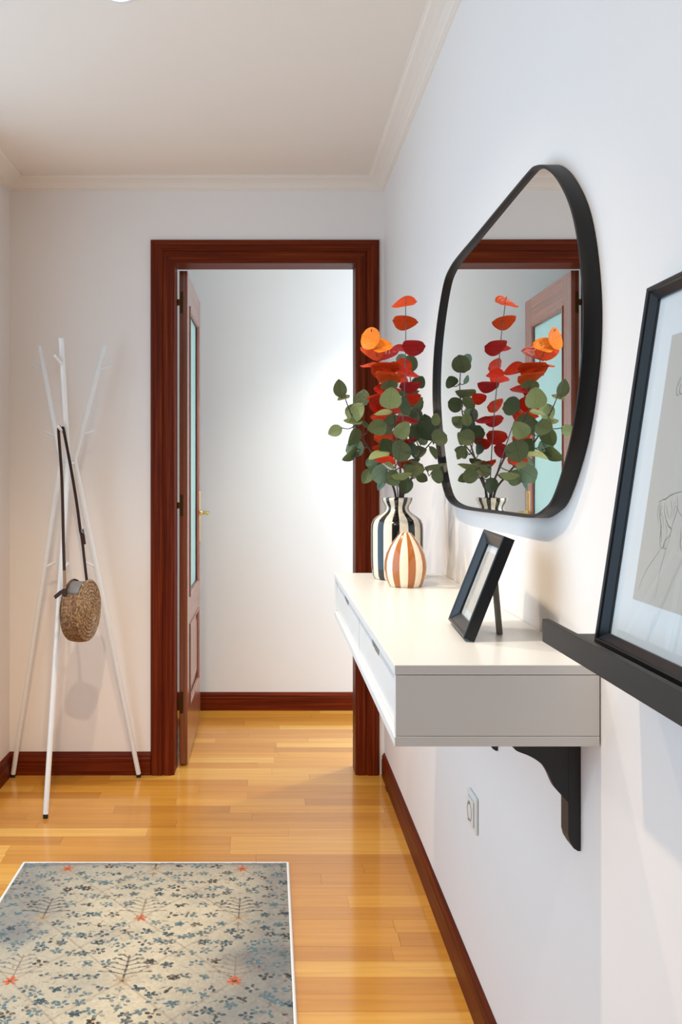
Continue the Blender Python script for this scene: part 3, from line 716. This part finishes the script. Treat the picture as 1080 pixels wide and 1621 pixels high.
spray('green eucalyptus spray behind the red leaves leaning to the back', [(634,790,2.348),(644,730,2.385),(652,670,2.43),(652,620,2.465),(646,573,2.483)], [
    (D,'round',647,576,2.475,27,23,70), (T_,'round',637,569,2.49,18,15,130), (T_,'oval',641,601,2.47,14,8,110), (D,'oval',646,621,2.45,32,11,5), (D,'round',643,655,2.43,22,24,330), (D,'heart',664,604,2.475,16,20,60),
    (D,'heart',662,668,2.43,22,20,40), (Mi,'oval',636,690,2.40,20,14,150), (D,'round',660,640,2.46,22,20,20), (D,'heart',664,716,2.40,22,18,20)], M_STEM, .0032, .0012, GR, 'eucalyptus_spray')
R_, C_, O_, OR_ = L_RED, L_CRIM, L_OR, L_ORED
RG = 'red leaved sprays in the striped vase'
def pair(mat, px, py, Y, wl, hl_): return (mat, 'heart', px, py, Y, wl, hl_, lr.choice((8, 172))+lr.uniform(-8, 8))
s1 = lambda py: 2.34-(790-py)/320*.146
s2 = lambda py: 2.34-(790-py)/268*.231
spray('tall upright spray of red round leaves, highest in the vase', [(632,790,2.34),(637,690,2.30),(641,600,2.253),(642.5,530,2.222),(642,469,2.194)], [
    (OR_,'heart',640,481,s1(481),36,19,188), (OR_,'heart',642,508.5,s1(508),36,16,-8), (C_,'round',655,548,s1(548)-.02,33,18,-4), (C_,'heart',634,553,s1(553)+.02,25,13,172),
    (R_,'heart',650,593,s1(593)-.02,26,14,-6), (C_,'heart',650,610,s1(610)+.02,32,15,10), (R_,'round',630,601,s1(601)+.03,28,16,170), (L_CRIM,'heart',650,667,s1(667)+.02,24,12,5), (OR_,'round',628,640,s1(640)+.05,26,16,160),
    (R_,'heart',655,630,s1(630)+.05,22,16,20), (R_,'round',622,690,s1(690)+.04,30,18,190), (R_,'heart',647,700,s1(700)+.03,26,14,12), (R_,'heart',640,733,s1(733),22,12,-5), (C_,'round',628,664,s1(664)+.05,28,15,175), (R_,'round',640,578,s1(578)+.03,24,18,150)],
    M_WIRE, .0016, .0009, RG, 'red_leaf_spray')
spray('shorter spray of red leaves with two bright orange leaves on top', [(630,790,2.338),(622,700,2.268),(610,620,2.195),(598,565,2.148),(587.5,521,2.109)], [
    (O_,'round',586.5,536,2.115,27,31,150), (O_,'round',604,548,2.118,31,24,20), (OR_,'heart',588,559,2.15,36,24,150), (C_,'heart',612,561,2.15,36,22,15), (OR_,'heart',586,580,2.17,28,10,175),
    (OR_,'round',610,582,2.155,42,20,175), (OR_,'round',615,595,2.15,40,15,-5), (R_,'heart',632,586,2.18,34,18,-15), (R_,'heart',604,618,2.195,24,18,170), (R_,'round',603,637,2.20,34,24,165), (OR_,'heart',592,629,2.20,22,10,190),
    (R_,'heart',605,658,2.22,36,15,185), (OR_,'round',606,691,2.24,26,19,200), (R_,'heart',609,730,2.25,30,14,165), (OR_,'heart',596,708,2.26,14,8,190), (C_,'round',622,712,2.30,24,18,20), (R_,'heart',625,648,2.23,28,18,0), (C_,'heart',620,618,2.20,26,14,10)],
    M_WIRE, .0016, .0009, RG, 'red_leaf_spray')
for rt in [o for o in COL.objects if o.name.startswith('red_leaf_spray')]:
    pass

# ------------------------------------------------------------------ coat rack
cr = empty('coat_rack', 'white metal tripod coat rack in the corner with branch pegs', 'coat rack', (-.78, 3.51, 0))
def leg_path(top, node, foot): return [Vector(foot), Vector(node), Vector(top)]
LEGS = {'a': ((-.763, 3.345, 1.716), (-.7665, 3.475, 1.265), (-.790, 3.222, .014)),
        'l': ((-.896, 3.556, 1.716), (-.803, 3.522, 1.268), (-1.0265, 3.655, .014)),
        'r': ((-.642, 3.556, 1.716), (-.752, 3.520, 1.272), (-.523, 3.655, .014))}
TR = .0098
for k, (top, node, foot) in LEGS.items():
    T0, N0, F0 = Vector(top), Vector(node), Vector(foot)
    bend = spline([N0.lerp(F0, .03), N0, N0.lerp(T0, .06)], 4)
    t = MB(); t.tube([q-Vector(cr.location) for q in [F0]+bend+[T0]], TR, 14)
    leg = t.build('leg', M_WHITEMETAL, cr, smooth=True)
    b = MB(); b.tube([(F0.x, F0.y, 0.0), (F0.x, F0.y, .013)], TR*.93, 14); b.v = [tuple(Vector(q)-Vector(cr.location)) for q in b.v]
    b.build('rubber_foot', M_RUBBER, leg)
    out = Vector((T0.x-N0.x, T0.y-N0.y, 0)).normalized()
    def peg(base, d, ln=.056):
        d = d.normalized(); g = MB(); g.tube([base-Vector(cr.location), base+d*ln*.97-Vector(cr.location), base+d*ln-Vector(cr.location)], [.0058, .0058, .0046], 10)
        return g.build('peg', M_WHITEMETAL, leg, smooth=True)
    if k == 'a':
        peg(at(99, 577, 3.368), Vector((-.30, -.75, .45))); PEG = at(103, 688, 3.444); PD = Vector((-.22, -.80, .45)).normalized(); peg(PEG, PD, .062)
        peg(F0.lerp(N0, .67), Vector((.25, .8, .5)))
    else:
        sg = -1 if k == 'l' else 1
        peg(T0.lerp(N0, .215), Vector((sg*.88, .25, .36)))
        peg(T0.lerp(N0, .79), Vector((sg*.88, .25, .36)))
        peg(F0.lerp(N0, .667), Vector((-sg*.86, -.25, .42)))
c = MB()
nds = [Vector(LEGS[k][1]) for k in 'alr']
for i in range(3):
    a, b = nds[i]-Vector((0, 0, .012)), nds[(i+1) % 3]-Vector((0, 0, .012)); c.tube([a-Vector(cr.location), b-Vector(cr.location)], .0065, 10)
c.build('joint', M_WHITEMETAL, cr, smooth=True)

# ------------------------------------------------------------------ straw bag hanging from the rack
bc = at(128, 966, 3.30); 
bn = Vector((.978, -.208, 0)).normalized(); bt = Vector((.208, .978, 0)).normalized(); bz = Vector((0, 0, 1))
bag = empty('straw_bag', 'round woven straw shoulder bag with brown strap hanging on the coat rack', 'bag', (bc.x, bc.y, bc.z-.113))
RB, GW = .1095, .030
BO = Vector(bag.location)
def bpt(r, th, nrm): return bc+bt*(r*math.cos(th))+bz*(r*math.sin(th))+bn*nrm-BO
def bag_disc(sgn, name):
    d = MB(); NA = 64; rad = []; NRG = 9
    for i in range(NRG*6+1):
        u = i/(NRG*6); r = RB*u; rip = .0036*abs(math.sin(PI*u*NRG))
        rad.append((max(r, .0004), GW+.010*(1-u*u)+rip))
    vv = []; m_ = len(rad)
    for r, h_ in rad:
        for k in range(NA):
            th = 2*PI*k/NA
            st = 1.03 if math.sin(th) > 0 else 1.0
            vv.append(bpt(r*st, th, sgn*h_))
    f_ = [(i*NA+k, i*NA+(k+1) % NA, (i+1)*NA+(k+1) % NA, (i+1)*NA+k) for i in range(m_-1) for k in range(NA)]
    d.add(vv, f_ if sgn > 0 else [q[::-1] for q in f_]); return d.build(name, M_STRAW, bag, smooth=True)
bag_disc(1, 'front_panel'); bag_disc(-1, 'back_panel')
g = MB(); vv = []; th0, th1, NA, NW = math.radians(142), math.radians(398), 60, 30
for i in range(NA+1):
    th = th0+(th1-th0)*i/NA
    for j in range(NW+1):
        u = 2*j/NW-1; rip = .0022*abs(math.sin(PI*(j/NW)*6))
        # the band is pinched in at its open ends
        e = min(i, NA-i)/NA; flare = 1.0+.10*max(0, 1-e*8)
        vv.append(bpt(RB*.985+rip+.004*(1-u*u), th, u*GW*flare))
g.add(vv, [(i*(NW+1)+j, i*(NW+1)+j+1, (i+1)*(NW+1)+j+1, (i+1)*(NW+1)+j) for i in range(NA) for j in range(NW)])
gs = g.build('gusset', M_STRAW2, bag, smooth=True)
# leather flap bridging the opening
fl = MB(); vv = []
for i in range(11):
    u = i/10; th = math.radians(138-60*u)
    for s_ in (-1, -.5, 0, .5, 1):
        vv.append(bpt(RB*(.90+.10*math.sin(PI*u)), th, s_*GW*.75))
fl.add(vv, [(i*5+j, i*5+j+1, (i+1)*5+j+1, (i+1)*5+j) for i in range(10) for j in range(4)])
o = fl.build('flap', M_LINING, bag, smooth=True); so_ = o.modifiers.new('thick', 'SOLIDIFY'); so_.thickness = .002
tb = at(85.5, 946, 3.24)
MB().ribbon([at(104, 934, 3.235)-BO, at(96, 938, 3.232)-BO, at(86.5, 946, 3.23)-BO], (0.3, .4, .9), .0075, .0012).build('tie_tab', M_LEATHER, bag)
# straps
hook = PEG+PD*.036+Vector((0, 0, .0052))
left_end = at(102.5, 940, 3.222); right_end = at(138.5, 922, 3.36)
strap_w = Vector((PD.x, PD.y, 0)).normalized()
lp = spline([at(102, 908, 3.225), at(100.5, 860, 3.27), at(98, 760, 3.36), hook+Vector((-.009, 0, -.010)), hook+Vector((-.003, 0, .0008)), hook+Vector((.004, 0, .0004)), hook+Vector((.011, 0, -.012)), at(113, 745, 3.42), at(122, 800, 3.40), at(127.5, 842, 3.385)], 8)
MB().ribbon([q-BO for q in lp], Vector((.92, -.4, 0)), .0058, .0013).build('strap', M_LEATHER, bag)
rp = spline([at(127.5, 838, 3.383), at(131, 862, 3.377), at(134, 890, 3.368), at(138, 924, 3.355)], 6)
MB().ribbon([q-BO for q in rp], Vector((.92, -.4, 0)), .0052, .0013).build('strap', M_LEATHER, bag)
MB().ribbon([at(101.8, 903, 3.2235)-BO, at(102.3, 920, 3.2215)-BO, at(102.3, 936, 3.2205)-BO], Vector((.92, -.4, 0)), .0062, .0012).build('strap_end', M_TAN, bag)
MB().ribbon([at(102, 932, 3.218)-BO, at(102.5, 948, 3.213)-BO, at(103, 963, 3.218)-BO], Vector((.92, -.4, 0)), .0085, .0016).build('strap_tab', M_LEATHER, bag)
s = MB().lathe([(.0, .002), (.003, .0015), (.0034, 0)], 10); pc = at(102, 950.5, 3.2105); s.v = [(pc.x+q[0]-BO.x, pc.y-q[2]-BO.y, pc.z+q[1]-BO.z) for q in s.v]
s.build('rivet', M_STEEL, bag)
bk = MB(); bk.ribbon([at(128.5, 838, 3.379)-BO, at(131, 850, 3.374)-BO, at(132.5, 862, 3.370)-BO], Vector((.92, -.4, 0)), .0085, .0035)
bk.build('buckle', M_LEATHER, bag, bevel=.001)
bk = MB(); ring = [at(132+2.6*math.cos(t), 840+3.2*math.sin(t), 3.368)-BO for t in [2*PI*i/16 for i in range(17)]]; bk.tube(ring, .0010, 6); bk.build('buckle_ring', M_STEEL, bag)

# ------------------------------------------------------------------ rug
RX0, RX1, RY1, RL = -.762, .058, 2.836, 1.50
def hash2(a, s): return np.modf(np.abs(np.sin(a*12.9898+s*78.233)*43758.5453))[0]
def vnoise(X, Y, sc, seed):
    r = np.random.RandomState(seed); G = r.rand(64, 64); x, y_ = X*sc, Y*sc
    xi, yi = np.floor(x).astype(int), np.floor(y_).astype(int); fx, fy = x-xi, y_-yi; fx = fx*fx*(3-2*fx); fy = fy*fy*(3-2*fy)
    g = lambda i, j: G[i % 64, j % 64]
    return (g(xi, yi)*(1-fx)+g(xi+1, yi)*fx)*(1-fy)+(g(xi, yi+1)*(1-fx)+g(xi+1, yi+1)*fx)*fy
nu, nv = 412, 750
us = np.linspace(0, RX1-RX0, nu); vv_ = np.linspace(0, RL, nv)
U, V = np.meshgrid(us, vv_)                          # U along the width, V from the far edge towards the camera
def lin(c): return np.array([((x/255+.055)/1.055)**2.4 if x/255 > .04045 else x/255/12.92 for x in c])
n1, n2, n3 = vnoise(U, V, 3.2, 1), vnoise(U, V, 9, 2), vnoise(U, V, 60, 3)
n4 = vnoise(U, V, 180, 4); wn = np.random.RandomState(9).rand(*U.shape); wn = .6*wn+.4*np.roll(wn, 1, axis=1)
edge = np.minimum(np.minimum(U, RX1-RX0-U), np.minimum(V, RL-V))
grey = np.clip(1.25-edge/.24+(n1-.5)*1.3, 0, 1)*.80+np.clip((n2-.55)*.9, 0, .3)+np.clip(1-V/.03, 0, 1)*.6
grey = np.clip(grey, 0, 1)[..., None]
colr = lin((207, 190, 160))*(1-grey)+lin((126, 124, 120))*grey
Hh = np.zeros_like(U)
CI = {'orange': lin((205, 84, 28)), 'teal': lin((82, 108, 112)), 'navy': lin((52, 72, 80)), 'black': lin((52, 42, 38)), 'tan': lin((190, 152, 104)), 'brown': lin((140, 116, 98)), 'dark': lin((58, 30, 22))}
def stamp(mask, cname, k=.85):
    global colr
    wgt = np.clip(mask, 0, 1)*k*(.55+.75*n4)
    wgt = np.clip(wgt, 0, 1)[..., None]; colr = colr*(1-wgt)+CI[cname]*wgt
def win(cx, cy, r):
    i0, i1 = np.searchsorted(us, (cx-r, cx+r)); j0, j1 = np.searchsorted(vv_, (cy-r, cy+r)); return slice(j0, j1), slice(i0, i1)
def local(cx, cy, r, fn, cname, k=.9):
    sl = win(cx, cy, r)
    if sl[0].stop <= sl[0].start or sl[1].stop <= sl[1].start: return
    x, y_ = U[sl]-cx, V[sl]-cy; m_ = np.clip(fn(x, y_), 0, 1)*k*(.35+.8*n4[sl])*(.6+.6*n3[sl])*(.35+1.15*wn[sl])
    m_ = np.clip(m_, 0, 1)[..., None]; colr[sl] = colr[sl]*(1-m_)+CI[cname]*m_
def petals(r, n_, ph):
    def fn(x, y_):
        rr = np.hypot(x, y_); th = np.arctan2(y_, x); rad = r*(.72+.28*np.cos(n_*th+ph)); return (rr < rad)*(rr > r*.22)*1.0
    return fn
def blob(rx, ry, a=0):
    ca, sa = math.cos(a), math.sin(a)
    return lambda x, y_: (((x*ca+y_*sa)/rx)**2+((-x*sa+y_*ca)/ry)**2 < 1)*1.0
def seg(dx, dy, wdt):
    L2 = dx*dx+dy*dy
    def fn(x, y_):
        t = np.clip((x*dx+y_*dy)/L2, 0, 1); return (np.hypot(x-t*dx, y_-t*dy) < wdt)*1.0
    return fn
def line(cx, cy, dx, dy, wdt, c, k=.8): local(cx, cy, math.hypot(dx, dy)+.005, seg(dx, dy, wdt), c, k)
rg = random.Random(21)
PX, PY = .2667, .308
ox0, oy0 = (-.616)-RX0, RY1-2.787
ia, ja = range(-1, 5), range(-1, 6)
for i in ia:
    for j in ja:
        cx, cy = ox0+i*PX, oy0+j*PY
        # trellis between the flowers
        for sx in (-1, 1):
            line(cx, cy, sx*PX/2, PY/2, .0030, 'brown', .60); line(cx, cy, sx*PX/2, -PY/2, .0030, 'brown', .60)
        orange = (i+j) % 2 == 0
        # branching tree towards the far edge over each flower
        tcol = 'brown' if orange else 'black'
        line(cx, cy, 0, -.115, .0023, tcol, 1.2)
        for q in range(5):
            yy = cy-.028-q*.019; ln = .062-.009*q
            for sx in (-1, 1):
                line(cx, yy, sx*ln*.55, -.012, .0021, tcol, 1.1); line(cx+sx*ln*.55, yy-.012, sx*ln*.45, -.002-.006*(q % 2), .0021, tcol, 1.1)
                local(cx+sx*ln, yy-.014, .012, blob(.0055, .0032, sx*.5), tcol, 1.0); local(cx+sx*ln*.6, yy-.016, .012, blob(.0045, .003, -sx*.4), 'teal' if orange else 'navy', 1.0)
        if orange:
            local(cx, cy, .03, petals(.0195, 6, PI/2), 'orange', 1.9); local(cx, cy, .01, blob(.006, .005), 'dark', 1.1); local(cx, cy-.012, .02, blob(.004, .010), 'orange', 1.2)
        else:
            local(cx, cy, .03, petals(.023, 6, 0), 'tan', .9); local(cx, cy, .02, petals(.011, 5, 1), 'brown', .8); local(cx, cy+.034, .02, petals(.012, 4, 0), 'black', .8); line(cx, cy+.02, 0, .055, .0016, 'brown')
        # mirrored scatter of small blue flowers
        pos = [(.045, .030), (.075, -.020), (.035, -.145), (.088, .085), (.022, .075), (.110, .035), (.060, .120), (.100, -.075), (.125, .095), (.050, -.085), (.0, .105), (.030, .135), (.122, -.02), (.085, .13), (.072, .055), (.118, -.125), (.082, -.135)]
        for q, (dx, dy) in enumerate(pos):
            for sx in ((-1, 1) if dx else (1,)):
                ax, ay = cx+sx*dx+rg.uniform(-.004, .004), cy+dy+rg.uniform(-.004, .004); r = rg.uniform(.0095, .0150)
                cn = rg.choice(('teal', 'teal', 'navy', 'teal', 'navy', 'black'))
                npt = rg.choice((4, 5, 5, 6)); ph = rg.uniform(0, 6)
                for k in range(npt):
                    if rg.random() < .14: continue
                    th = ph+2*PI*k/npt; rr_ = r*rg.uniform(.75, 1.1)
                    local(ax+math.cos(th)*rr_, ay+math.sin(th)*rr_*.85, .014, blob(rg.uniform(.0050, .0080), rg.uniform(.0036, .0055), th), cn, 1.6)
                local(ax, ay, .012, blob(.0040, .0034), rg.choice(('navy', 'black', 'tan')), 1.0)
                if rg.random() < .7: local(ax+sx*.020, ay+rg.uniform(-.012, .012), .014, blob(.0065, .0030, rg.uniform(0, 3)), cn, .95)
        for q in range(60):
            ax, ay = cx+rg.uniform(-.13, .13), cy+rg.uniform(-.15, .15); a = rg.uniform(0, PI)
            line(ax, ay, math.cos(a)*.014, math.sin(a)*.010, .0015, rg.choice(('black', 'brown', 'teal', 'dark')), .75)
# dark broken guard stripes along both long sides
for k in range(90):
    cy = k*RL/90+rg.uniform(-.003, .003)
    for cx in (.017, RX1-RX0-.017):
        if rg.random() < .75: local(cx+rg.uniform(-.006, .006), cy, .02, blob(rg.uniform(.003, .009), rg.uniform(.002, .006)), rg.choice(('black', 'navy', 'dark', 'black')), .85)
colr = colr*(.80+.16*n4+.10*n3+.16*wn)[..., None]
colr = np.clip(colr, 0, 1)
lum = colr.mean(axis=2)
Z = .0085+.0012*(n4-.5)+.0010*lum+.0006*n3
ee = np.clip(edge/.006, 0, 1); Z = .0045+(Z-.0045)*np.sqrt(ee)
rug = empty('rug', 'faded oriental runner rug with small blue and orange flowers on the floor', 'rug', ((RX0+RX1)/2, RY1-RL/2, 0))
co = np.stack([RX0+U-rug.location.x, RY1-V-rug.location.y, Z], axis=-1).reshape(-1, 3)
me = bpy.data.meshes.new('pile')
nq = (nu-1)*(nv-1)
ii = np.arange(nu*nv).reshape(nv, nu); quads = np.stack([ii[:-1, :-1], ii[1:, :-1], ii[1:, 1:], ii[:-1, 1:]], axis=-1).reshape(-1, 4)
me.vertices.add(nu*nv); me.vertices.foreach_set('co', co.astype(np.float32).ravel())
me.loops.add(nq*4); me.loops.foreach_set('vertex_index', quads.astype(np.int32).ravel())
me.polygons.add(nq); me.polygons.foreach_set('loop_start', np.arange(0, nq*4, 4, dtype=np.int32)); me.polygons.foreach_set('loop_total', np.full(nq, 4, dtype=np.int32))
me.update(calc_edges=True)
at_ = me.attributes.new('weave', 'FLOAT_COLOR', 'POINT'); at_.data.foreach_set('color', np.concatenate([colr.reshape(-1, 3), np.ones((nu*nv, 1))], axis=1).astype(np.float32).ravel())
me.polygons.foreach_set('use_smooth', [True]*nq)
mr = NT('woven_rug_pile'); an = mr.n('ShaderNodeAttribute', attribute_name='weave'); mr.l(an.outputs['Color'], mr.b.inputs['Base Color'])
mr.b.inputs['Roughness'].default_value = .95; mr.b.inputs['Specular IOR Level'].default_value = .1; mr.b.inputs['Sheen Weight'].default_value = .15
mr.bump(mr.noise(mr.coord(), 700, 2), .5, .002)
me.materials.append(mr.m)
o = bpy.data.objects.new('pile', me); COL.objects.link(o); o.parent = rug
b = MB(); cxr, cyr = rug.location.x, rug.location.y
x0, x1, y0, y1 = RX0-cxr, RX1-cxr, RY1-RL-cyr, RY1-cyr
e = .0035
loop = [(x0, y0), (x1, y0), (x1, y1), (x0, y1)]
for i in range(4):
    (ax, ay), (bx, by) = loop[i], loop[(i+1) % 4]
    b.tube([(ax, ay, .0048), (bx, by, .0048)], .0047, 8)
b.build('binding', M_BIND, rug, smooth=True)
b = MB().box(x0, x1, y0, y1, .0003, .004).build('backing', M_BIND, rug)
